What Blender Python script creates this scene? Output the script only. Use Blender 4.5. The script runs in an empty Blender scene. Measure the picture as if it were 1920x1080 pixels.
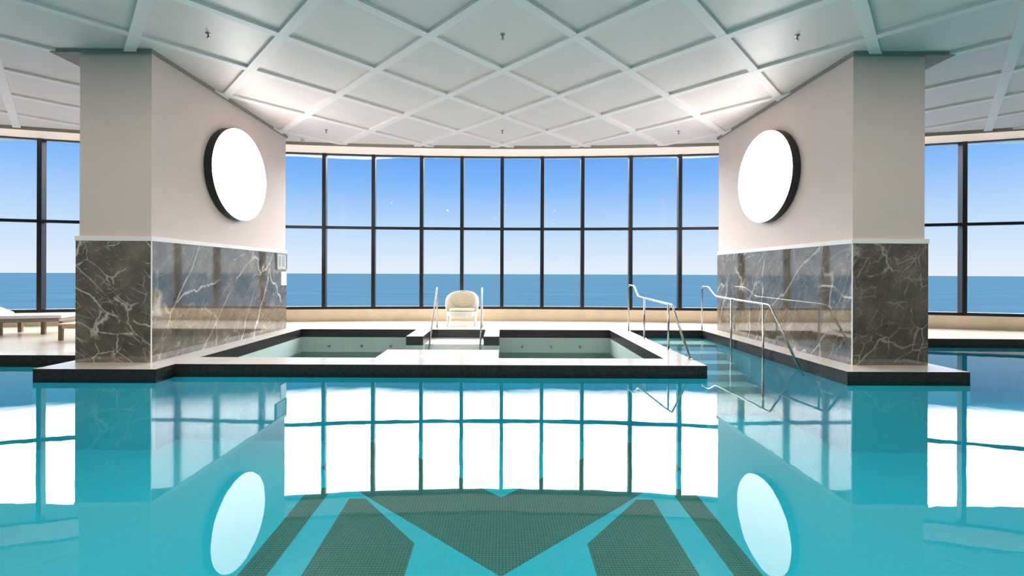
import bpy, bmesh, math, random
from mathutils import Vector, Matrix
random.seed(4)
S = bpy.context.scene
COL = S.collection
PI = math.pi

# ------------------------------------------------------------------ camera
F_PX = 823.0
cam_d = bpy.data.cameras.new('camera'); cam = bpy.data.objects.new('camera', cam_d); COL.objects.link(cam)
cam_d.sensor_width = 36.0
cam_d.lens = F_PX / 1920 * 36.0
cam_d.shift_x = 19 / 1920.0
cam_d.shift_y = -27 / 1920.0
cam_d.clip_end = 80000
cam.matrix_world = Matrix.Translation((0, 0, 1.5)) @ Matrix.Rotation(PI / 2, 4, 'X') @ Matrix.Rotation(math.radians(0.2), 4, 'Z')
S.camera = cam

# ------------------------------------------------------------------ view and sky
S.view_settings.view_transform = 'Standard'
S.view_settings.look = 'None'
S.view_settings.gamma = 1.0
S.view_settings.use_curve_mapping = False
S.view_settings.exposure = 1.0
CLOUD = 7.5
w = bpy.data.worlds.new('sky'); S.world = w; w.use_nodes = True
nt = w.node_tree; nt.nodes.clear()
def N(tree, typ, **kw):
    n = tree.nodes.new(typ)
    for k, v in kw.items():
        if k.startswith('i_'): n.inputs[k[2:].replace('_', ' ')].default_value = v
        else: setattr(n, k, v)
    return n
def ramp(tree, stops, interp='LINEAR'):
    n = tree.nodes.new('ShaderNodeValToRGB'); cr = n.color_ramp; cr.interpolation = interp
    while len(cr.elements) < len(stops): cr.elements.new(0.5)
    for e, (p, c) in zip(cr.elements, stops):
        e.position = p; e.color = (c[0], c[1], c[2], 1) if not isinstance(c, (int, float)) else (c, c, c, 1)
    return n
def lin(r, g, b):
    f = lambda v: (v / 255 / 12.92) if v / 255 <= 0.04045 else ((v / 255 + 0.055) / 1.055) ** 2.4
    return (f(r), f(g), f(b))
L = nt.links.new
tc = N(nt, 'ShaderNodeTexCoord'); sep = N(nt, 'ShaderNodeSeparateXYZ')
L(tc.outputs['Generated'], sep.inputs[0])
asin = N(nt, 'ShaderNodeMath', operation='ARCSINE'); L(sep.outputs['Z'], asin.inputs[0])
deg = N(nt, 'ShaderNodeMath', operation='DIVIDE'); L(asin.outputs[0], deg.inputs[0]); deg.inputs[1].default_value = PI / 2
# clear sky below the cloud deck: pale at the horizon, blue above
clear = ramp(nt, [(0.0, lin(232, 241, 251)), (0.02, lin(222, 236, 252)), (0.06, lin(196, 222, 252)), (0.12, lin(138, 190, 252)), (0.17, lin(104, 166, 246))])
L(deg.outputs[0], clear.inputs[0])
ns = N(nt, 'ShaderNodeTexNoise'); ns.inputs['Scale'].default_value = 3.0; ns.inputs['Detail'].default_value = 6
L(tc.outputs['Generated'], ns.inputs['Vector'])
# bank of bright cloud overhead with its edge out over the sea: covered where z > k * sqrt(y^2 + 0.26 x^2)
def mth(op, a, b=None):
    n = N(nt, 'ShaderNodeMath', operation=op)
    for q, v in zip(n.inputs, (a, b)):
        if v is None: continue
        if isinstance(v, (int, float)): q.default_value = v
        else: L(v, q)
    return n.outputs[0]
yp = mth('MAXIMUM', sep.outputs['Y'], 0.0)
rad = mth('SQRT', mth('ADD', mth('MULTIPLY', yp, yp), mth('MULTIPLY', mth('MULTIPLY', sep.outputs['X'], sep.outputs['X']), 0.26)))
edge = mth('SUBTRACT', sep.outputs['Z'], mth('MULTIPLY', rad, 0.261))
edge = mth('ADD', edge, mth('MULTIPLY', mth('SUBTRACT', ns.outputs['Fac'], 0.5), 0.03))
cover = ramp(nt, [(0.0, 0.0), (0.028, 1.0)]); L(edge, cover.inputs[0])
cloudc = ramp(nt, [(0.3, (0.93, 0.95, 1.0)), (0.7, (1.0, 0.965, 0.93))]); L(ns.outputs['Fac'], cloudc.inputs[0])
cl = N(nt, 'ShaderNodeVectorMath', operation='SCALE'); L(cloudc.outputs[0], cl.inputs[0]); cl.inputs['Scale'].default_value = CLOUD
mixs = N(nt, 'ShaderNodeMix', data_type='RGBA'); L(cover.outputs[0], mixs.inputs['Factor']); csc = N(nt, 'ShaderNodeVectorMath', operation='SCALE'); L(clear.outputs[0], csc.inputs[0]); csc.inputs['Scale'].default_value = 0.51; L(csc.outputs[0], mixs.inputs[6]); L(cl.outputs[0], mixs.inputs[7])
bg = N(nt, 'ShaderNodeBackground'); L(mixs.outputs[2], bg.inputs['Color']); bg.inputs['Strength'].default_value = 1.0
out = N(nt, 'ShaderNodeOutputWorld'); L(bg.outputs[0], out.inputs[0])

# ------------------------------------------------------------------ measures (metres, water surface at z = 0)
DECK = 0.135
CEIL = 4.88            # underside of the ceiling panels
BEAM = 0.045           # drop of the ribs
WY, WR = 12.8, 45.0    # window wall: centre distance, radius
EY = 11.62             # edge of the panelled ceiling
XL = 16.5
def arc_y(x, y0): r = WR - (WY - y0); return y0 - r + math.sqrt(r * r - x * x)

# ------------------------------------------------------------------ materials
M = {}
def mat(name, col=(0.5, 0.5, 0.5), rough=0.5, metal=0.0, spec=0.5):
    m = bpy.data.materials.new(name); m.use_nodes = True
    p = m.node_tree.nodes['Principled BSDF']
    p.inputs['Base Color'].default_value = (*col, 1); p.inputs['Roughness'].default_value = rough
    p.inputs['Metallic'].default_value = metal; p.inputs['Specular IOR Level'].default_value = spec
    M[name] = m; return m, m.node_tree, p
def vary(name, col, amt, scale, rough, spec=0.5, bump=0.0, stretch=None):
    """plain surface with a soft mottled grain"""
    m, t, p = mat(name, col, rough, 0, spec)
    c = N(t, 'ShaderNodeTexCoord'); n = N(t, 'ShaderNodeTexNoise'); n.inputs['Scale'].default_value = scale; n.inputs['Detail'].default_value = 5
    src = c.outputs['Object']
    if stretch:
        mp = N(t, 'ShaderNodeMapping'); mp.inputs['Scale'].default_value = stretch; t.links.new(src, mp.inputs[0]); src = mp.outputs[0]
    t.links.new(src, n.inputs['Vector'])
    r = ramp(t, [(0.3, tuple(max(0, v * (1 - amt)) for v in col)), (0.7, tuple(min(1, v * (1 + amt)) for v in col))])
    t.links.new(n.outputs['Fac'], r.inputs[0]); t.links.new(r.outputs[0], p.inputs['Base Color'])
    if bump:
        b = N(t, 'ShaderNodeBump'); b.inputs['Strength'].default_value = bump; b.inputs['Distance'].default_value = 0.002
        t.links.new(n.outputs['Fac'], b.inputs['Height']); t.links.new(b.outputs[0], p.inputs['Normal'])
    return m
vary('paint_wall', (0.73, 0.605, 0.555), 0.015, 3, 0.6, 0.3)
vary('paint_white', (0.92, 0.875, 0.85), 0.01, 4, 0.5, 0.4)
vary('rib_white', (0.95, 0.85, 0.82), 0.01, 4, 0.5, 0.4)
vary('panel_grey', (0.86, 0.735, 0.69), 0.02, 2.5, 0.42, 0.5)
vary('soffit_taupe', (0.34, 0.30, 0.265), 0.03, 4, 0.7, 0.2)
vary('cream_stone', (0.70, 0.645, 0.58), 0.05, 2.2, 0.12, 0.5)
vary('beige_stone', (0.74, 0.60, 0.42), 0.06, 3, 0.35, 0.4)
vary('granite_dark', (0.030, 0.027, 0.026), 0.3, 30, 0.25, 0.4)
mat('frame_black', (0.012, 0.013, 0.015), 0.35, 0, 0.4)
mat('steel', (0.40, 0.39, 0.38), 0.22, 1.0)
mat('drum_black', (0.010, 0.010, 0.011), 0.4)
vary('chair_white', (0.83, 0.79, 0.72), 0.03, 20, 0.4)
vary('cushion_cream', (0.82, 0.72, 0.56), 0.04, 25, 0.85, 0.2)
vary('wood_brown', (0.17, 0.11, 0.075), 0.25, 14, 0.5, 0.4, 0.3, (1, 8, 8))
vary('wood_light', (0.60, 0.42, 0.25), 0.15, 10, 0.45, 0.4, 0.2, (1, 8, 8))
vary('wicker', (0.24, 0.205, 0.17), 0.35, 45, 0.7, 0.3, 0.8)
vary('mattress_pale', (0.74, 0.73, 0.71), 0.04, 18, 0.85, 0.2)
vary('step_pale', (0.72, 0.74, 0.72), 0.05, 8, 0.4)
mat('paper_white', (0.88, 0.9, 0.92), 0.6)
mat('sign_grey', (0.52, 0.53, 0.52), 0.5)
mat('sign_print', (0.30, 0.31, 0.31), 0.5)
mat('sprinkler_metal', (0.28, 0.26, 0.24), 0.35, 0.8)

# disc lamp diffuser
m = bpy.data.materials.new('lamp_diffuser'); m.use_nodes = True; t = m.node_tree; t.nodes.clear()
e = N(t, 'ShaderNodeEmission'); e.inputs['Color'].default_value = (1.0, 0.965, 0.95, 1); e.inputs['Strength'].default_value = 4.0
o_ = N(t, 'ShaderNodeOutputMaterial'); t.links.new(e.outputs[0], o_.inputs[0]); M['lamp_diffuser'] = m

# window glass: thin clear sheet with a faint reflection
m = bpy.data.materials.new('window_glass'); m.use_nodes = True; t = m.node_tree; t.nodes.clear()
tr = N(t, 'ShaderNodeBsdfTransparent'); tr.inputs['Color'].default_value = (0.97, 0.985, 0.99, 1)
gl = N(t, 'ShaderNodeBsdfGlossy'); gl.inputs['Roughness'].default_value = 0.0
mx = N(t, 'ShaderNodeMixShader'); mx.inputs[0].default_value = 0.0015
o_ = N(t, 'ShaderNodeOutputMaterial'); t.links.new(tr.outputs[0], mx.inputs[1]); t.links.new(gl.outputs[0], mx.inputs[2]); t.links.new(mx.outputs[0], o_.inputs[0]); M['window_glass'] = m

def water(name, tint, ior, rip):
    m = bpy.data.materials.new(name); m.use_nodes = True; t = m.node_tree; t.nodes.clear()
    c = N(t, 'ShaderNodeTexCoord'); n1 = N(t, 'ShaderNodeTexNoise'); n1.inputs['Scale'].default_value = 2.2; n1.inputs['Detail'].default_value = 2
    t.links.new(c.outputs['Object'], n1.inputs['Vector'])
    b = N(t, 'ShaderNodeBump'); b.inputs['Strength'].default_value = 1.0; b.inputs['Distance'].default_value = rip
    t.links.new(n1.outputs['Fac'], b.inputs['Height'])
    fr = N(t, 'ShaderNodeFresnel'); fr.inputs['IOR'].default_value = ior; t.links.new(b.outputs[0], fr.inputs['Normal'])
    tr = N(t, 'ShaderNodeBsdfTransparent'); tr.inputs['Color'].default_value = (*tint, 1)
    gl = N(t, 'ShaderNodeBsdfGlossy'); gl.inputs['Roughness'].default_value = 0.0; t.links.new(b.outputs[0], gl.inputs['Normal'])
    mx = N(t, 'ShaderNodeMixShader'); t.links.new(fr.outputs[0], mx.inputs[0]); t.links.new(tr.outputs[0], mx.inputs[1]); t.links.new(gl.outputs[0], mx.inputs[2])
    o_ = N(t, 'ShaderNodeOutputMaterial'); t.links.new(mx.outputs[0], o_.inputs[0]); M[name] = m
water('water_pool', (0.62, 0.96, 0.99), 1.35, 0.0005)
water('water_spa', (0.50, 0.80, 0.74), 1.33, 0.0008)

def mosaic(name, ca, cb, grout, size=0.03, rough=0.3):
    m, t, p = mat(name, ca, rough)
    c = N(t, 'ShaderNodeTexCoord'); geo = N(t, 'ShaderNodeNewGeometry')
    br = N(t, 'ShaderNodeTexBrick'); br.offset = 0.0; br.inputs['Scale'].default_value = 1.0
    br.inputs['Brick Width'].default_value = size; br.inputs['Row Height'].default_value = size
    br.inputs['Mortar Size'].default_value = size * 0.07; br.inputs['Mortar Smooth'].default_value = 0.2
    br.inputs['Color1'].default_value = (*ca, 1); br.inputs['Color2'].default_value = (*cb, 1); br.inputs['Mortar'].default_value = (*grout, 1)
    t.links.new(c.outputs['Object'], br.inputs['Vector']); t.links.new(br.outputs['Color'], p.inputs['Base Color'])
    return m
mosaic('mosaic_turquoise', (0.05, 0.67, 0.84), (0.065, 0.71, 0.88), (0.14, 0.76, 0.89))
mosaic('mosaic_green', (0.07, 0.16, 0.125), (0.10, 0.20, 0.155), (0.26, 0.44, 0.36))
mosaic('mosaic_spa', (0.40, 0.52, 0.49), (0.44, 0.56, 0.53), (0.5, 0.6, 0.57))

def marble(name, base, dark, vein, seed, rot, amt, sf=1.0, fine=1.0, stz=0.55):
    m, t, p = mat(name, base, 0.05, 0, 0.5); p.inputs['IOR'].default_value = 2.5
    k = t.links.new
    c = N(t, 'ShaderNodeTexCoord'); mp = N(t, 'ShaderNodeMapping'); mp.inputs['Location'].default_value = (seed, seed * 1.7, seed * 0.6)
    mp.inputs['Rotation'].default_value = rot; k(c.outputs['Object'], mp.inputs[0])
    st = N(t, 'ShaderNodeMapping'); st.inputs['Scale'].default_value = (1.0, 1.0, stz); k(mp.outputs[0], st.inputs[0])
    n0 = N(t, 'ShaderNodeTexNoise'); n0.inputs['Scale'].default_value = 2.4; n0.inputs['Detail'].default_value = 9; n0.inputs['Roughness'].default_value = 0.68
    k(mp.outputs[0], n0.inputs['Vector'])
    body = ramp(t, [(0.28, dark), (0.52, base), (0.72, tuple(v * 1.9 for v in base))]); k(n0.outputs['Fac'], body.inputs[0])
    prev = body.outputs[0]
    def warp(src, sc, am):
        wn = N(t, 'ShaderNodeTexNoise'); wn.inputs['Scale'].default_value = sc; wn.inputs['Detail'].default_value = 5; k(src, wn.inputs['Vector'])
        ws = N(t, 'ShaderNodeVectorMath', operation='MULTIPLY_ADD'); k(wn.outputs['Color'], ws.inputs[0]); ws.inputs[1].default_value = (am,) * 3; k(src, ws.inputs[2]); return ws.outputs[0]
    def layer(prev, dist, ramp_stops, msc, lo, hi, a):
        r = ramp(t, ramp_stops); k(dist, r.inputs[0])
        n = N(t, 'ShaderNodeTexNoise'); n.inputs['Scale'].default_value = msc; n.inputs['Detail'].default_value = 4; k(mp.outputs[0], n.inputs['Vector'])
        mr = ramp(t, [(lo, 0.0), (hi, a)]); k(n.outputs['Fac'], mr.inputs[0])
        mu = N(t, 'ShaderNodeMath', operation='MULTIPLY'); k(r.outputs[0], mu.inputs[0]); k(mr.outputs[0], mu.inputs[1])
        mixc = N(t, 'ShaderNodeMix', data_type='RGBA'); k(mu.outputs[0], mixc.inputs['Factor']); k(prev, mixc.inputs[6]); mixc.inputs[7].default_value = (*vein, 1)
        return mixc.outputs[2]
    # long main veins, branching finer ones, hairline web
    for sc, wd, wa, lo, hi, a in ((1.15 * sf, 0.0075 * sf, 0.30, 0.42, 0.50, 0.95 * amt), (2.9 * sf, 0.011 * sf, 0.22, 0.46, 0.54, 0.8 * amt * fine), (6.5 * sf, 0.017 * sf, 0.14, 0.48, 0.60, 0.55 * amt * fine)):
        v = N(t, 'ShaderNodeTexVoronoi', feature='DISTANCE_TO_EDGE'); v.inputs['Scale'].default_value = sc; k(warp(st.outputs[0], 3.0 * sc ** 0.5, wa / sc ** 0.5), v.inputs['Vector'])
        prev = layer(prev, v.outputs['Distance'], [(0.0, 1.0), (wd, 0.5), (wd * 2.4, 0.0)], 1.3 * sc ** 0.6, lo, hi, a)
    rn = N(t, 'ShaderNodeTexNoise'); rn.inputs['Scale'].default_value = 3.2; rn.inputs['Detail'].default_value = 6; rn.inputs['Distortion'].default_value = 0.8; k(st.outputs[0], rn.inputs['Vector'])
    ab = N(t, 'ShaderNodeMath', operation='SUBTRACT'); k(rn.outputs['Fac'], ab.inputs[0]); ab.inputs[1].default_value = 0.5
    ab2 = N(t, 'ShaderNodeMath', operation='ABSOLUTE'); k(ab.outputs[0], ab2.inputs[0])
    prev = layer(prev, ab2.outputs[0], [(0.0, 1.0), (0.003, 0.4), (0.010, 0.0)], 1.6, 0.46, 0.62, 0.6 * amt)
    k(prev, p.inputs['Base Color'])
marble('marble_left', (0.150, 0.122, 0.092), (0.066, 0.058, 0.050), (0.66, 0.60, 0.52), 3.1, (0.3, 0.9, 0.4), 1.25)
marble('marble_right', (0.112, 0.092, 0.073), (0.056, 0.049, 0.042), (0.50, 0.45, 0.38), 8.4, (0.4, -0.6, 0.3), 0.85)

marble('marble_left_side', (0.150, 0.122, 0.092), (0.066, 0.058, 0.050), (0.66, 0.60, 0.52), 5.2, (0.55, 0.1, 0.2), 1.0, 0.8, 0.45, 0.38)
marble('marble_right_side', (0.135, 0.108, 0.082), (0.062, 0.053, 0.045), (0.56, 0.50, 0.43), 1.3, (-0.5, 0.1, 0.2), 0.95, 0.8, 0.45, 0.38)

# ocean
m = bpy.data.materials.new('sea'); m.use_nodes = True; t = m.node_tree; t.nodes.clear(); M['sea'] = m
df = N(t, 'ShaderNodeBsdfDiffuse'); o_ = N(t, 'ShaderNodeOutputMaterial'); t.links.new(df.outputs[0], o_.inputs[0])
c = N(t, 'ShaderNodeTexCoord'); mp = N(t, 'ShaderNodeMapping'); mp.inputs['Scale'].default_value = (0.002, 0.012, 1); t.links.new(c.outputs['Object'], mp.inputs[0])
n = N(t, 'ShaderNodeTexNoise'); n.inputs['Scale'].default_value = 1.0; n.inputs['Detail'].default_value = 10; n.inputs['Roughness'].default_value = 0.6; t.links.new(mp.outputs[0], n.inputs['Vector'])
SEA = 0.385
r = ramp(t, [(0.35, (0.027 * SEA, 0.066 * SEA, 0.108 * SEA)), (0.55, (0.032 * SEA, 0.075 * SEA, 0.119 * SEA)), (0.74, (0.041 * SEA, 0.088 * SEA, 0.13 * SEA)), (0.80, (0.036, 0.052, 0.068))])
t.links.new(n.outputs['Fac'], r.inputs[0]); t.links.new(r.outputs[0], df.inputs['Color'])

# ------------------------------------------------------------------ mesh helpers
class MB:
    def __init__(s): s.v = []; s.f = []; s.m = []
    def add(s, vs, fs, mi=0):
        b = len(s.v); s.v += [tuple(q) for q in vs]
        for i, f in enumerate(fs): s.f.append([b + k for k in f]); s.m.append(mi if isinstance(mi, int) else mi[i])
        return s
    def box(s, x0, x1, y0, y1, z0, z1, mi=0):
        return s.prism([(x0, y0), (x1, y0), (x1, y1), (x0, y1)], z0, z1, mi, mi, mi)
    def prism(s, poly, z0, z1, top=0, side=0, bot=0):
        n = len(poly)
        vs = [(x, y, z0) for x, y in poly] + [(x, y, z1) for x, y in poly]
        fs = [list(range(n))[::-1], [n + i for i in range(n)]] + [[i, (i + 1) % n, n + (i + 1) % n, n + i] for i in range(n)]
        return s.add(vs, fs, [bot, top] + [side] * n)
    def obox(s, c, ax, ay, az, mi=0):
        c, ax, ay, az = map(Vector, (c, ax, ay, az))
        vs = [c + i * ax + j * ay + k * az for k in (-1, 1) for i, j in ((-1, -1), (1, -1), (1, 1), (-1, 1))]
        return s.add(vs, [[3, 2, 1, 0], [4, 5, 6, 7], [0, 1, 5, 4], [1, 2, 6, 5], [2, 3, 7, 6], [3, 0, 4, 7]], mi)
    def tube(s, pts, r, n=10, cap=True, mi=0):
        pts = [Vector(q) for q in pts]
        d0 = (pts[1] - pts[0]).normalized(); up = Vector((0, 0, 1)) if abs(d0.z) < 0.9 else Vector((1, 0, 0))
        a = d0.cross(up).normalized(); rings = []
        rs = r if isinstance(r, (list, tuple)) else [r] * len(pts)
        for i, q in enumerate(pts):
            t = (pts[min(i + 1, len(pts) - 1)] - pts[max(i - 1, 0)]).normalized()
            a = (a - t * a.dot(t)).normalized(); b = t.cross(a)
            rings.append([q + rs[i] * (math.cos(2 * PI * k / n) * a + math.sin(2 * PI * k / n) * b) for k in range(n)])
        vs = [q for rg in rings for q in rg]
        fs = [[i * n + k, i * n + (k + 1) % n, (i + 1) * n + (k + 1) % n, (i + 1) * n + k] for i in range(len(pts) - 1) for k in range(n)]
        if cap: fs += [list(range(n))[::-1], [(len(pts) - 1) * n + k for k in range(n)]]
        return s.add(vs, fs, mi)
    def lathe(s, prof, c=(0, 0, 0), n=24, axis='Z', mi=0):
        c = Vector(c); vs = []
        for r, h in prof:
            for k in range(n):
                a = 2 * PI * k / n; p, q = r * math.cos(a), r * math.sin(a)
                vs.append(c + (Vector((p, q, h)) if axis == 'Z' else Vector((h, p, q))))
        fs = [[i * n + k, i * n + (k + 1) % n, (i + 1) * n + (k + 1) % n, (i + 1) * n + k] for i in range(len(prof) - 1) for k in range(n)]
        fs += [list(range(n))[::-1], [(len(prof) - 1) * n + k for k in range(n)]]
        return s.add(vs, fs, mi)
    def build(s, name, mats, parent=None, smooth=False, bevel=0.0, seg=2, auto=None):
        me = bpy.data.meshes.new(name); me.from_pydata(s.v, [], s.f)
        for mm in (mats if isinstance(mats, (list, tuple)) else [mats]): me.materials.append(M[mm])
        for p, mi in zip(me.polygons, s.m): p.material_index = mi
        b = bmesh.new(); b.from_mesh(me); bmesh.ops.recalc_face_normals(b, faces=b.faces); b.to_mesh(me); b.free()
        if smooth or auto:
            for p in me.polygons: p.use_smooth = True
            if auto: me.set_sharp_from_angle(angle=math.radians(auto))
        ob = bpy.data.objects.new(name, me); COL.objects.link(ob)
        if parent: ob.parent = parent; ob.matrix_parent_inverse = parent.matrix_world.inverted() if False else Matrix()
        if bevel:
            md = ob.modifiers.new('bevel', 'BEVEL'); md.width = bevel; md.segments = seg; md.limit_method = 'ANGLE'
        return ob
def fillet(pts, r=0.06, n=5):
    pts = [Vector(p) for p in pts]; outp = [pts[0]]
    for i in range(1, len(pts) - 1):
        a, b, c = pts[i - 1], pts[i], pts[i + 1]
        u, v = (a - b), (c - b); rr = min(r, u.length * 0.45, v.length * 0.45); p, q = b + u.normalized() * rr, b + v.normalized() * rr
        for k in range(n + 1):
            t_ = k / n; outp.append(p * (1 - t_) ** 2 + b * 2 * t_ * (1 - t_) + q * t_ ** 2)
    outp.append(pts[-1]); return outp
def empty(name, loc=(0, 0, 0)):
    o = bpy.data.objects.new(name, None); o.location = loc; o.empty_display_size = 0.2; COL.objects.link(o); return o
def tag(o, label, cat, group=None, kind=None):
    o['label'] = label; o['category'] = cat
    if group: o['group'] = group
    if kind: o['kind'] = kind
    return o
def clip(poly, a, b, c):
    """keep a*x + b*y <= c"""
    res = []
    for i in range(len(poly)):
        p, q = poly[i], poly[(i + 1) % len(poly)]
        dp, dq = a * p[0] + b * p[1] - c, a * q[0] + b * q[1] - c
        if dp <= 0: res.append(p)
        if (dp < 0) != (dq < 0) and abs(dp - dq) > 1e-12:
            t_ = dp / (dp - dq); res.append((p[0] + t_ * (q[0] - p[0]), p[1] + t_ * (q[1] - p[1])))
    return res
def area(poly): return abs(sum(p[0] * q[1] - q[0] * p[1] for p, q in zip(poly, poly[1:] + poly[:1]))) / 2

# ------------------------------------------------------------------ sea
sea = MB().add([(-40000, 20, -75), (40000, 20, -75), (40000, 60000, -75), (-40000, 60000, -75)], [[0, 1, 2, 3]]).build('ocean', 'sea')
tag(sea, 'calm blue ocean reaching to the horizon beyond the windows', 'sea', kind='stuff')

# ------------------------------------------------------------------ pool basin
POOL_Z = -1.0
XI, XO = 4.87, 6.60          # inner and outer edge of the ledges round the two marble walls
YF = 6.18                    # front of the ledges
BK = 10.68                   # back edge of spa and step channel
LD, RD = 7.2, 9.5            # front edges of the side decks
arcpts = [(x, arc_y(x, WY + 0.15)) for x in [XL - i * XL / 12 for i in range(25)]]
deck_poly = [(-XL, LD), (-XO, LD), (-XO, YF), (-XI, YF), (-XI, BK), (XI, BK), (XI, YF), (XO, YF), (XO, RD), (XL, RD - 0.25)] + arcpts
basin = empty('pool_basin', (0, 0, POOL_Z))
tag(basin, 'turquoise mosaic tiled swimming pool basin with dark green inlays', 'pool', kind='structure')
def sub(ob, par):      # parent keeping the modelled world coordinates
    ob.parent = par; ob.matrix_parent_inverse = Matrix.Translation(par.location).inverted(); return ob
sub(MB().box(-XL, XL, -6, 11, POOL_Z - 0.15, POOL_Z).build('pool_floor', 'mosaic_turquoise'), basin)
sub(MB().prism(deck_poly, POOL_Z, -0.06).build('pool_wall', 'mosaic_turquoise'), basin)
FX0, FX1, FY0, FY1, SY = -XI, 3.07, 6.55, 7.09, 7.09     # spa rim
RX = 2.62
sub(MB().box(FX0, FX1, FY0, FY1, POOL_Z, -0.06).build('pool_wall', 'mosaic_turquoise'), basin)
sub(MB().box(RX, FX1, FY1, BK, POOL_Z, -0.06).build('pool_wall', 'mosaic_turquoise'), basin)
zi = POOL_Z + 0.004
inl = [[(0, 3.62), (1.35, 4.78), (2.3, 5.62), (2.3, 6.5), (1.7, 6.5), (0, 4.90)], [(0, 3.62), (0, 4.90), (-1.7, 6.5), (-2.3, 6.5), (-2.3, 5.62), (-1.35, 4.78)]]
for sx in (1, -1):
    inl.append([(sx * x, y) for x, y in [(0.79, 2.6), (1.62, 2.6), (1.68, 4.86), (1.50, 4.86), (0.80, 4.06)]])
    inl.append([(sx * x, y) for x, y in [(1.92, 2.6), (2.14, 2.6), (2.22, 5.1), (1.96, 5.1)]])
for pl in inl:
    sub(MB().prism(pl, POOL_Z + 0.0005, zi).build('mosaic_inlay', 'mosaic_green'), basin)
# underwater steps in the right channel
for i in range(6):
    y1 = BK - (0 if i == 0 else 0.75 + (i - 1) * 0.42); y0 = BK - 0.75 - i * 0.42; z = -0.09 - 0.13 * i
    sub(MB().box(FX1, XI, y0, y1, POOL_Z, z).build('pool_step', 'step_pale', bevel=0.012), basin)

water_mb = MB()
xs = [-XL, -XO, 3.0, XI + 0.05, XO - 0.03, XL]; 
def quad(x0, x1, y0, y1, z): water_mb.add([(x0, y0, z), (x1, y0, z), (x1, y1, z), (x0, y1, z)], [[0, 1, 2, 3]])
for i, top in enumerate((LD + 0.05, 6.60, BK + 0.05, YF + 0.05, RD + 0.05)):
    quad(xs[i], xs[i + 1], -5.99, 6.0, 0); quad(xs[i], xs[i + 1], 6.0, top, 0)
ob = water_mb.build('pool_water', 'water_pool')
b = bmesh.new(); b.from_mesh(ob.data); bmesh.ops.remove_doubles(b, verts=b.verts, dist=1e-4)
for f in b.faces:
    if f.normal.z < 0: f.normal_flip()
b.to_mesh(ob.data); b.free()
tag(ob, 'still turquoise water filling the large indoor swimming pool', 'water', kind='stuff')

# ------------------------------------------------------------------ deck
fl = MB().prism(deck_poly, -0.06, DECK, 0, 1, 1).build('floor', ['cream_stone', 'granite_dark'])
tag(fl, 'polished cream stone deck with dark edge around the pool', 'floor', kind='structure')

# spa island
spa = empty('spa_island', (-0.9, 6.55, 0)); tag(spa, 'raised hot tub with pale stone rim and black tiled edges', 'hot tub', kind='structure')
CM = ['cream_stone', 'granite_dark']
def rim(name, x0, x1, y0, y1, z0=-0.06, z1=DECK):
    return sub(MB().prism([(x0, y0), (x1, y0), (x1, y1), (x0, y1)], z0, z1, 0, 1, 1).build(name, CM), spa)
rim('front_coping', FX0, FX1, FY0, FY1)
rim('side_coping', RX, FX1, FY1, BK)
rim('front_platform', -2.04, -0.05, FY1, 7.85)
rim('pier', -2.07, -1.70, 9.5, BK); rim('pier', -0.39, -0.05, 9.5, BK)
def tile(name, x0, x1, y0, y1, z0, z1, m='mosaic_spa'): return sub(MB().box(x0, x1, y0, y1, z0, z1).build(name, m), spa)
tile('tub_floor', FX0, RX, FY1, BK, -1.0, -0.95)
tile('tub_wall', -2.04, -0.05, FY1, 7.85, -0.95, -0.06); tile('tub_wall', -2.07, -1.70, 9.5, BK, -0.95, -0.06); tile('tub_wall', -0.39, -0.05, 9.5, BK, -0.95, -0.06)
g_ = 0.004
tile('tub_wall', FX0, FX0 + g_, FY1, BK, -0.95, -0.06); tile('tub_wall', RX - g_, RX, FY1, BK, -0.95, -0.06)
tile('tub_wall', FX0, RX, BK - g_, BK, -0.95, -0.06); tile('tub_wall', FX0, RX, FY1, FY1 + g_, -0.95, -0.06)
tile('bench', FX0, -2.07, 10.18, BK, -0.95, -0.60); tile('bench', -0.05, RX, 10.18, BK, -0.95, -0.60)
tile('bench', FX0, FX0 + 0.5, FY1, 10.18, -0.95, -0.60); tile('bench', RX - 0.5, RX, FY1, 10.18, -0.95, -0.60)
for y0, y1, z in ((9.78, BK, -0.075), (9.45, 9.78, -0.26), (9.12, 9.45, -0.45)): tile('tub_step', -1.70, -0.39, y0, y1, -0.95, z, 'step_pale')
for x in (-4.2, -3.4, -2.7, 0.5, 1.2, 1.9):
    sub(MB().lathe([(0.035, 0), (0.035, 0.01), (0.015, 0.014)], n=14).build('water_jet', 'steel', auto=40), spa)
    jt = COL.objects[-1]; jt.matrix_parent_inverse = Matrix.Translation(spa.location).inverted(); jt.location = (x, BK - 0.004, -0.27); jt.rotation_euler.x = PI / 2
sw = MB().add([(FX0 + 0.005, FY1 + 0.005, -0.42), (RX - 0.005, FY1 + 0.005, -0.42), (RX - 0.005, BK - 0.005, -0.42), (FX0 + 0.005, BK - 0.005, -0.42)], [[0, 1, 2, 3]]).build('spa_water', 'water_spa')
tag(sw, 'clear grey green water in the hot tub', 'water', kind='stuff')

# ------------------------------------------------------------------ sill wall under the windows
def arcband(y_in, y_out, z0, z1, xa=-XL, xb=XL, n=48):
    xs_ = [xa + (xb - xa) * i / n for i in range(n + 1)]
    return MB().prism([(x, arc_y(x, y_in)) for x in xs_] + [(x, arc_y(x, y_out)) for x in xs_[::-1]], z0, z1)
SILL = 0.47
o = arcband(WY - 0.10, WY + 0.15, DECK, SILL).build('wall_back', 'beige_stone')
tag(o, 'low curved beige stone sill wall beneath the windows', 'wall', kind='structure')
HEAD = 4.90
o = arcband(WY - 0.06, WY + 0.25, HEAD, 5.45).build('trim_1', 'paint_white')
tag(o, 'curved white bulkhead above the tall windows', 'trim', kind='structure')

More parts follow.
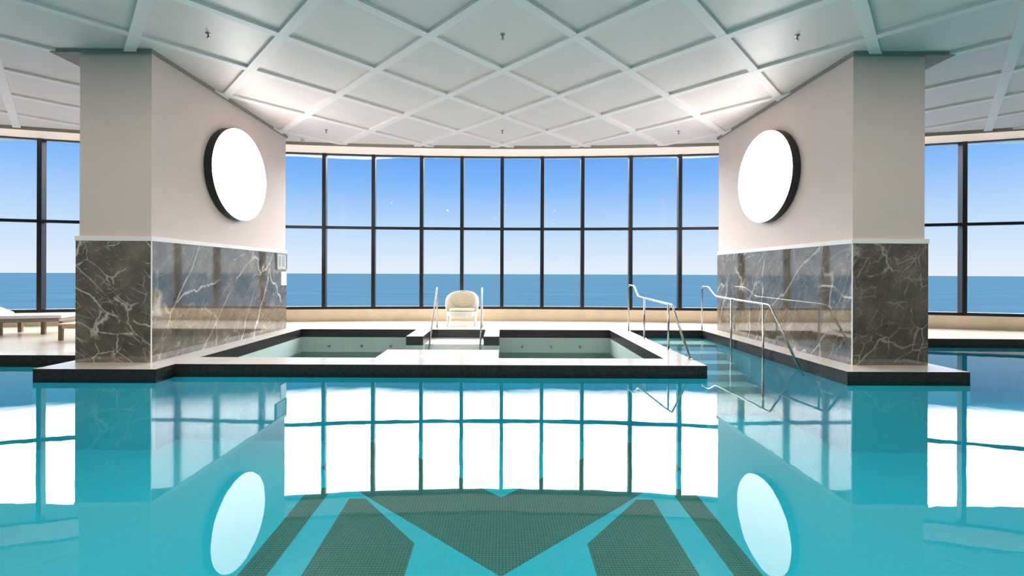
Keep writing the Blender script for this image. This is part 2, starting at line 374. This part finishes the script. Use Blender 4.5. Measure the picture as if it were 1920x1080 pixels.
# ------------------------------------------------------------------ windows
arcs = [0.0]
p_ = [1.165, 2.33]
while p_[-1] < XL - 1.3: p_.append(p_[-1] + 1.37)
ss = sorted([-q for q in p_] + [0.0] + p_)
def wpos(s_):       # point and tangent on the window arc by arc length
    a = s_ / WR; return Vector((WR * math.sin(a), WY - WR + WR * math.cos(a), 0)), Vector((math.cos(a), -math.sin(a), 0)), Vector((math.sin(a), math.cos(a), 0))
TR = 2.80
def window(name, lo, hi, label):
    r_ = empty(name, wpos((lo + hi) / 2)[0] + Vector((0, 0, SILL))); tag(r_, label, 'window', kind='structure')
    sel = [q for q in ss if lo - 1e-6 <= q <= hi + 1e-6]
    for q in sel:
        if q == sel[-1] and hi < 12: continue
        P, T, Nn = wpos(q)
        sub(MB().obox(P + Vector((0, 0, (SILL + HEAD) / 2)), T * 0.05, Nn * 0.085, Vector((0, 0, (HEAD - SILL) / 2))).build('mullion', 'frame_black'), r_)
    for a, b_ in zip(sel, sel[1:]):
        P0, P1 = wpos(a)[0], wpos(b_)[0]; C = (P0 + P1) / 2; T = (P1 - P0); h = T.length / 2 - 0.05; T.normalize(); Nn = Vector((-T.y, T.x, 0))
        for nm, z, th in (('transom', TR, 0.036), ('bottom_rail', SILL + 0.04, 0.04), ('top_rail', HEAD - 0.012, 0.012)):
            sub(MB().obox(C + Vector((0, 0, z)), T * h, Nn * 0.06, Vector((0, 0, th))).build(nm, 'frame_black'), r_)
        for z0, z1 in ((SILL + 0.08, TR - 0.036), (TR + 0.036, HEAD - 0.024)):
            sub(MB().obox(C + Vector((0, 0, (z0 + z1) / 2)), T * h, Nn * 0.006, Vector((0, 0, (z1 - z0) / 2))).build('pane', 'window_glass'), r_)
sL = ss[0]; cut = 2.33 + 1.37 * 3
window('window_1', sL, -cut, 'tall black framed windows left of the left marble wall')
window('window_2', -cut, cut, 'tall black framed ocean windows between the two marble walls')
window('window_3', cut, -sL, 'tall black framed windows right of the right marble wall')

# ------------------------------------------------------------------ ceiling
ceil = empty('ceiling', (0, 6, CEIL)); tag(ceil, 'pale grey panelled ceiling with white diagonal lattice of ribs', 'ceiling', kind='structure')
segs = []
ex = [-XL - 2 + i * (2 * XL + 4) / 40 for i in range(41)]
for x0, x1 in zip(ex, ex[1:]):
    y0, y1 = arc_y(x0, EY), arc_y(x1, EY); segs.append((-(y1 - y0), x1 - x0, -(y1 - y0) * x0 + (x1 - x0) * y0))
def bound(poly, ymin=0.9):
    for a, b_, c_ in segs + [(1, 0, XL), (-1, 0, XL), (0, -1, -ymin)]:
        poly = clip(poly, a, b_, c_)
        if len(poly) < 3: return None
    return poly if area(poly) > 0.004 else None
R2 = math.sqrt(2); SP = 2.08 / R2; U0 = 7.24 / R2; WB = 0.135
def uv(u, v): return ((u - v) / R2, (u + v) / R2)
for i in range(-18, 16):
    for j in range(-18, 16):
        u0, u1, v0, v1 = U0 + i * SP + WB / 2, U0 + (i + 1) * SP - WB / 2, U0 + j * SP + WB / 2, U0 + (j + 1) * SP - WB / 2
        pl = bound([uv(u0, v0), uv(u1, v0), uv(u1, v1), uv(u0, v1)])
        if pl: sub(MB().prism(pl, CEIL, CEIL + 0.03).build('panel', 'panel_grey'), ceil)
for i in range(-18, 17):
    for k in (0, 1):
        a, b_ = U0 + i * SP - WB / 2, U0 + i * SP + WB / 2
        q = [uv(a, -60), uv(b_, -60), uv(b_, 60), uv(a, 60)] if k == 0 else [uv(-60, a), uv(60, a), uv(60, b_), uv(-60, b_)]
        pl = bound(q)
        if pl: sub(MB().prism(pl, CEIL - BEAM + 0.002 * k, CEIL + 0.028).build('rib', 'rib_white'), ceil)
sub(MB().box(-XL, XL, -6, 0.9, CEIL - 0.02, CEIL + 0.03).build('plain_soffit', 'rib_white'), ceil)
xs_ = ex[2:-2]
sub(MB().prism([(x, arc_y(x, EY)) for x in xs_] + [(x, arc_y(x, EY + 0.03)) for x in xs_[::-1]], CEIL - 0.075, CEIL + 0.03).build('edge_fascia', 'soffit_taupe'), ceil)  # dark taupe strip stands in for the shadow line at the slot
sub(MB().box(-XL, XL, -6, WY + 0.3, 5.42, 5.5).build('upper_slab', 'paint_white'), ceil)

# ------------------------------------------------------------------ the two marble-clad walls
PW0, PW1, PY0, PY1 = 5.33, 6.42, 6.67, 10.80
BZ0, BZ1 = 1.975, 2.045
def pier_wall(name, sx, mb, label):
    o = empty(name, (sx * (PW0 + PW1) / 2, PY0, DECK)); tag(o, label, 'wall', kind='structure')
    X = lambda a, b_: (min(sx * a, sx * b_), max(sx * a, sx * b_))
    g = 0.03
    sub(MB().box(*X(PW0, PW1), PY0, PY1, BZ1, CEIL + 0.02).build('painted_wall', 'paint_wall'), o)
    sub(MB().box(*X(PW0 + 0.01, PW1 - 0.01), PY0 + 0.01, PY1 - 0.01, DECK, BZ1).build('core', 'granite_dark'), o)
    sub(MB().box(*X(PW0 - 0.018, PW1 + g), PY0 - g, PY0 + 0.01, DECK, BZ0).build('marble_slab', mb), o)
    sub(MB().box(*X(PW0 - g, PW0 + 0.01), PY0 - 0.018, PY1, DECK, BZ0).build('marble_slab', mb + '_side'), o)
    sub(MB().box(*X(PW1 - 0.01, PW1 + g), PY0 + 0.01, PY1, DECK, BZ0).build('marble_slab', mb), o)
    sub(MB().box(*X(PW0 - g, PW0 - 0.018), PY0 - g, PY0 - 0.018, DECK, BZ0).build('corner_bead', 'paint_white'), o)
    sub(MB().box(*X(PW0 - g - 0.008, PW1 + g + 0.008), PY0 - g - 0.008, PY1 + 0.01, BZ0, BZ1).build('white_band', 'paint_white'), o)
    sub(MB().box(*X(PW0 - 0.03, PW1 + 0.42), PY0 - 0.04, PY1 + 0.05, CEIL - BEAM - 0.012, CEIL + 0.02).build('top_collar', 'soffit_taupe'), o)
    return o
pier_wall('wall_left', -1, 'marble_left', 'left grey wall clad below in brown marble with many white veins')
pier_wall('wall_right', 1, 'marble_right', 'right grey wall clad below in dark brown marble with few veins')

# closing walls out of view
o = MB().box(-XL - 0.2, XL + 0.2, -6.2, -6, POOL_Z, 5.5).build('wall_rear', 'paint_wall'); tag(o, 'plain painted wall behind the near end of the pool', 'wall', kind='structure')
o = MB().box(-XL - 0.2, -XL, -6, arc_y(XL, WY) + 0.3, POOL_Z, 5.5).build('wall_far_left', 'paint_wall'); tag(o, 'plain painted wall closing the left end of the pool hall', 'wall', kind='structure')
o = MB().box(XL, XL + 0.2, -6, arc_y(XL, WY) + 0.3, POOL_Z, 5.5).build('wall_far_right', 'paint_wall'); tag(o, 'plain painted wall closing the right end of the pool hall', 'wall', kind='structure')

# ------------------------------------------------------------------ disc lamps
def disc_lamp(sx, label):
    y, z, R_, D_ = 8.72, 3.43, 0.895, 0.165
    x = sx * PW0
    o = empty('wall_lamp', (x, y, z)); tag(o, label, 'lamp', 'round wall lamps')
    n = 72
    prof = [(R_ - 0.02, 0.0), (R_, 0.01), (R_, D_ - 0.02), (R_ - 0.008, D_ - 0.012)]
    MB().lathe([(r, -sx * h) for r, h in prof], n=n, axis='X').build('drum', 'drum_black', o, auto=40)
    prof = [(R_ - 0.006, D_ - 0.014), (R_ - 0.004, D_ - 0.004), (R_ - 0.02, D_)]
    MB().lathe([(r, -sx * h) for r, h in prof], n=n, axis='X').build('diffuser', 'lamp_diffuser', o, auto=40)
disc_lamp(-1, 'large round white lamp with black rim on the left wall')
disc_lamp(1, 'large round white lamp with black rim on the right wall')

# ------------------------------------------------------------------ handrails
def rail(label, path, posts, group, feet=()):
    base = Vector(path[0]); o = empty('handrail', (base.x, base.y, DECK)); tag(o, label, 'handrail', group)
    rr = 0.019
    sub(MB().tube(fillet(path, 0.07), rr, 12).build('top_rail', 'steel', smooth=True), o)
    for (x, y, z0, z1) in posts: sub(MB().tube([(x, y, z0), (x, y, z1)], rr * 0.95, 12).build('post', 'steel', smooth=True), o)
    for (x, y, z) in feet: sub(MB().lathe([(0.05, 0), (0.05, 0.008), (0.03, 0.016)], (x, y, z), 16).build('base_flange', 'steel', auto=40), o)
for x, xf, lab in ((-1.62, -1.60, 'left steel grab rail at the hot tub steps'), (-0.49, -0.47, 'right steel grab rail at the hot tub steps')):
    rail(lab, [(x, 11.0, DECK), (x, 11.0, 1.16), (xf, 9.42, -0.42)], [], 'hot tub grab rails', [(x, 11.0, DECK)])
xa = 3.02
rail('steel handrail standing on the hot tub rim beside the steps', [(xa, 10.45, DECK), (xa, 10.45, 1.235), (xa, 10.02, 1.225), (xa, 9.72, 1.0), (xa, 7.78, 0.955), (xa, 7.03, DECK)],
     [(xa, 9.30, DECK, 0.985), (xa, 7.95, DECK, 0.955)], 'pool step handrails', [(xa, 10.45, DECK), (xa, 9.3, DECK), (xa, 7.95, DECK), (xa, 7.03, DECK)])
xb = 4.79
rail('steel handrail running beside the right marble wall into the water', [(4.9, 10.74, DECK), (4.9, 10.74, 1.2), (4.88, 10.36, 1.195), (4.85, 9.95, 1.0), (xb, 7.84, 0.955), (xb - 0.01, 6.97, -0.10)],
     [(4.82, 9.22, -0.6, 0.985), (xb, 8.04, -0.9, 0.957)], 'pool step handrails', [(4.9, 10.74, DECK)])

# ------------------------------------------------------------------ white chair
def chair():
    o = empty('lounge_chair', (-1.05, 11.62, DECK)); tag(o, 'white rounded tub chair with cream cushion behind the hot tub', 'chair')
    n = 36; A = math.radians(112)
    def shell(r0, r1, zb, zt, th):
        mb = MB(); K = 8; vs = []
        for lay in (0, 1):
            for i in range(n + 1):
                a = -A + 2 * A * i / n
                top = zb + (zt - zb) * (0.36 + 0.64 * max(0, math.cos(a * 0.86)) ** 0.75)
                for k in range(K + 1):
                    t_ = k / K; r = r0 + (r1 - r0) * t_ + (th if lay else 0) * (0.3 + 0.7 * math.sin(PI * min(1, max(0.0, 1 - t_) + 0.12)) ** 0.5 if t_ > 0.88 else 1)
                    vs.append((1.12 * r * math.sin(a), 0.92 * r * math.cos(a), zb + (top - zb) * t_))
        W = K + 1; off = (n + 1) * W; fs = []
        for i in range(n):
            for k in range(K):
                fs.append([i * W + k, (i + 1) * W + k, (i + 1) * W + k + 1, i * W + k + 1]); fs.append([off + i * W + k, off + i * W + k + 1, off + (i + 1) * W + k + 1, off + (i + 1) * W + k])
            fs.append([i * W + K, (i + 1) * W + K, off + (i + 1) * W + K, off + i * W + K]); fs.append([i * W, off + i * W, off + (i + 1) * W, (i + 1) * W])
        for i in (0, n):
            for k in range(K): fs.append([i * W + k, i * W + k + 1, off + i * W + k + 1, off + i * W + k])
        return mb.add(vs, fs)
    shell(0.33, 0.37, 0.30, 0.90, 0.035).build('backrest', 'chair_white', o, smooth=True)
    def sup(rx, ry, z, m_=28, e=2.6): return [(rx * math.copysign(abs(math.cos(2 * PI * k / m_)) ** (2 / e), math.cos(2 * PI * k / m_)), ry * math.copysign(abs(math.sin(2 * PI * k / m_)) ** (2 / e), math.sin(2 * PI * k / m_))) for k in range(m_)]
    MB().prism(sup(0.40, 0.36, 0), 0.22, 0.37).build('seat', 'chair_white', o, bevel=0.025)
    MB().prism(sup(0.35, 0.31, 0), 0.37, 0.44).build('seat_cushion', 'cushion_cream', o, bevel=0.03)
    # oval back cushion
    mb = MB(); R_, C_ = 10, 28; vs = [(0, 0.275, 0.64)]
    for j in range(1, R_ + 1):
        t_ = j / R_
        for k in range(C_):
            a = 2 * PI * k / C_; x = 0.325 * t_ * math.cos(a); z = 0.64 + 0.225 * t_ * math.sin(a)
            yy = math.sqrt(max(0, 0.40 ** 2 - x * x)) * 0.83 - 0.05 * (1 - t_ ** 4) ** 0.5
            vs.append((x, yy - 0.005, z))
    fs = [[0, 1 + k, 1 + (k + 1) % C_] for k in range(C_)] + [[1 + (j - 1) * C_ + k, 1 + j * C_ + k, 1 + j * C_ + (k + 1) % C_, 1 + (j - 1) * C_ + (k + 1) % C_] for j in range(1, R_) for k in range(C_)]
    mb.add(vs, fs).build('back_cushion', 'cushion_cream', o, smooth=True)
    for sx in (-1, 1):
        for sy in (-1, 1):
            MB().tube([(sx * 0.33, sy * 0.24, 0.26), (sx * 0.36, sy * 0.28, 0.0)], [0.028, 0.018], 12).build('leg', 'chair_white', o, smooth=True)
chair()

# ------------------------------------------------------------------ lounger and side table on the left deck
def lounger():
    o = empty('sun_lounger', (-9.85, 10.0, DECK)); o.rotation_euler.z = math.atan2(-0.55, -1.85)
    tag(o, 'woven brown sun lounger with pale mattress on the left deck', 'sun lounger')
    Lg, Wd = 1.98, 0.34
    bv = dict(bevel=0.02)
    MB().box(0, 1.25, -Wd, Wd, 0.27, 0.34).build('frame', 'wicker', o, **bv)
    MB().box(1.22, Lg, -Wd, Wd, 0.27, 0.34).build('frame', 'wicker', o, **bv)
    MB().box(-0.03, 1.20, -Wd + 0.02, Wd - 0.02, 0.34, 0.42).build('mattress', 'mattress_pale', o, bevel=0.03, seg=3)
    d = Vector((math.cos(0.45), 0, math.sin(0.45))); u = Vector((-d.z, 0, d.x)); c_ = Vector((1.2, 0, 0.345)) + d * 0.40
    MB().obox(c_ + u * 0.02, d * 0.40, Vector((0, Wd, 0)), u * 0.018).build('backrest', 'wicker', o, bevel=0.01)
    MB().obox(c_ + u * 0.078, d * 0.39, Vector((0, Wd - 0.02, 0)), u * 0.038).build('mattress', 'mattress_pale', o, bevel=0.03, seg=3)
    for x in (0.30, 1.05, 1.75):
        for y in (-Wd + 0.05, Wd - 0.05): MB().box(x - 0.035, x + 0.035, y - 0.035, y + 0.035, 0, 0.275).build('leg', 'wood_brown', o, bevel=0.006)
lounger()
def table():
    o = empty('side_table', (-8.42, 8.98, DECK)); tag(o, 'low light wood side table half hidden by the left marble wall', 'table')
    for k in range(4): MB().box(-0.42, 0.42, -0.24 + k * 0.12 + 0.004, -0.12 + k * 0.12 - 0.004, 0.30, 0.335).build('top_slat', 'wood_light', o, bevel=0.004)
    for sy in (-1, 1): MB().box(-0.40, 0.40, sy * 0.21 - 0.015, sy * 0.21 + 0.015, 0.235, 0.30).build('apron', 'wood_light', o)
    for sx in (-1, 1):
        for sy in (-1, 1): MB().box(sx * 0.385 - 0.03, sx * 0.385 + 0.03, sy * 0.21 - 0.03, sy * 0.21 + 0.03, 0, 0.30).build('leg', 'wood_brown', o, bevel=0.005)
table()

# ------------------------------------------------------------------ signs at the far end of the left wall
xw = -PW0 + 0.03
o = empty('wall_sign', (xw, 10.55, 1.60)); tag(o, 'grey framed notice with two columns on the left marble wall', 'sign')
sub(MB().box(xw, xw + 0.015, 10.30, 10.78, 1.575, 1.965).build('backing', 'sign_grey'), o)
for y0, y1, z0, z1 in ((10.30, 10.78, 1.945, 1.965), (10.30, 10.78, 1.575, 1.60), (10.30, 10.325, 1.6, 1.945), (10.755, 10.78, 1.6, 1.945)):
    sub(MB().box(xw + 0.015, xw + 0.03, y0, y1, z0, z1).build('frame_bar', 'sign_print'), o)
for y0 in (10.40, 10.57): sub(MB().box(xw + 0.015, xw + 0.017, y0, y0 + 0.10, 1.65, 1.90).build('print_column', 'sign_print'), o)
o = MB().box(xw, xw + 0.012, 10.53, 10.78, 1.20, 1.53).build('paper_notice', 'paper_white'); tag(o, 'small white notice below the framed sign on the left marble wall', 'sign')

# ------------------------------------------------------------------ sprinklers and detector
spots = [(-4.16, 6.2, 'leftmost of the near row'), (0, 6.2, 'middle one of the near row'), (4.16, 6.2, 'rightmost of the near row'),
         (-4.16, 10.36, 'leftmost of the row by the windows'), (0, 10.36, 'middle one of the row by the windows'), (4.16, 10.36, 'rightmost of the row by the windows')]
for x, y, d in spots:
    o = empty('sprinkler', (x, y, CEIL)); tag(o, 'small ceiling sprinkler, ' + d, 'sprinkler', 'ceiling sprinklers')
    MB().lathe([(0.035, 0.0), (0.035, -0.006), (0.018, -0.012)], n=20).build('escutcheon', 'sprinkler_metal', o, auto=40)
    MB().lathe([(0.010, -0.01), (0.010, -0.045), (0.016, -0.05), (0.007, -0.064)], n=14).build('nozzle', 'sprinkler_metal', o, auto=40)
    MB().lathe([(0.024, -0.066), (0.024, -0.070), (0.01, -0.072)], n=16).build('deflector', 'sprinkler_metal', o, auto=40)
o = empty('dome_detector', (-5.0, 10.98, CEIL)); tag(o, 'small white detector on the ceiling near the left wall end', 'detector')
MB().lathe([(0.06, 0.0), (0.06, -0.03), (0.045, -0.04)], n=24).build('base', 'paint_white', o, auto=40)
MB().lathe([(0.045, -0.04), (0.042, -0.07), (0.028, -0.095), (0.008, -0.105)], n=24).build('dome', 'sign_grey', o, auto=60)

# ------------------------------------------------------------------ unseen ceiling lamps added to brighten the pool and the front wall faces
lm = bpy.data.materials.new('downlight_lens'); lm.use_nodes = True; t = lm.node_tree; t.nodes.clear()
e = N(t, 'ShaderNodeEmission'); e.inputs['Color'].default_value = (1.0, 0.86, 0.72, 1); e.inputs['Strength'].default_value = 8.0
o_ = N(t, 'ShaderNodeOutputMaterial'); t.links.new(e.outputs[0], o_.inputs[0]); M['downlight_lens'] = lm
FILL_W = 24.0
ld = bpy.data.lights.new('downlight_lamp', 'AREA'); ld.shape = 'DISK'; ld.size = 0.26; ld.energy = FILL_W; ld.color = (1.0, 0.85, 0.73)
ld2 = ld.copy(); ld2.energy = FILL_W * 0.2   # the rear rows are dimmed
rows = [(4.12, (-8.32, -4.16, 0, 4.16, 8.32)), (2.04, (-6.24, -2.08, 2.08, 6.24)), (-1.0, (-8.32, -4.16, 0, 4.16, 8.32)), (-4.0, (-6.24, -2.08, 2.08, 6.24))]
rname = ('first', 'second', 'third', 'last'); 
for ri, (y, xs2) in enumerate(rows):
    for xi, x in enumerate(xs2):
        zc = CEIL if y > 0.9 else CEIL - 0.02
        o = empty('downlight', (x, y, zc)); tag(o, 'recessed ceiling downlight over the pool, %s, %s row from the windows' % (('first from left', 'second from left', 'third from left', 'fourth from left', 'fifth from left')[xi], rname[ri]), 'downlight', 'recessed downlights')
        MB().lathe([(0.17, 0.0), (0.17, -0.012), (0.145, -0.016)], n=28).build('trim_ring', 'paint_white', o, auto=40)
        MB().lathe([(0.14, -0.0165), (0.14, -0.018), (0.10, -0.0185)], n=28).build('lens', 'downlight_lens', o, auto=40)
        l = bpy.data.objects.new('lamp_source', ld if y > 0 else ld2); COL.objects.link(l); l.parent = o; l.location = (0, 0, -0.03)

# ------------------------------------------------------------------ warm strip added out of sight above the ceiling edge to brighten the bulkhead
cm = bpy.data.materials.new('cove_strip'); cm.use_nodes = True; t = cm.node_tree; t.nodes.clear()
e = N(t, 'ShaderNodeEmission'); e.inputs['Color'].default_value = (1.0, 0.84, 0.70, 1); e.inputs['Strength'].default_value = 14.0
o_ = N(t, 'ShaderNodeOutputMaterial'); t.links.new(e.outputs[0], o_.inputs[0]); M['cove_strip'] = cm
xs_ = [-15 + i * 0.75 for i in range(41)]
o = empty('cove_light', (0, EY + 0.1, CEIL + 0.03)); tag(o, 'warm strip light in the slot between ceiling edge and windows', 'light')
sub(MB().prism([(x, arc_y(x, EY + 0.04)) for x in xs_] + [(x, arc_y(x, EY + 0.16)) for x in xs_[::-1]], CEIL + 0.03, CEIL + 0.05).build('channel', 'paint_white'), o)
sub(MB().prism([(x, arc_y(x, EY + 0.07)) for x in xs_] + [(x, arc_y(x, EY + 0.11)) for x in xs_[::-1]], CEIL + 0.05, CEIL + 0.065).build('strip', 'cove_strip'), o)

# ------------------------------------------------------------------ small drain caps set in the hot tub rim
for x, y, lab in ((-2.70, 6.80, 'small steel drain cap on the rim left of the platform'), (-1.30, 7.2, 'small steel drain cap on the hot tub platform'),
                  (0.0, 6.85, 'small steel drain cap on the rim just right of the platform'), (0.61, 6.85, 'small steel drain cap on the rim farthest right of the platform')):
    o = empty('drain_cap', (x, y, DECK)); tag(o, lab, 'drain', 'drain caps on the hot tub rim')
    MB().lathe([(0.055, 0.0), (0.055, 0.004), (0.045, 0.007)], n=24).build('ring', 'steel', o, auto=40)
    MB().lathe([(0.038, 0.007), (0.036, 0.010), (0.02, 0.011)], n=20).build('plug', 'sprinkler_metal', o, auto=40)
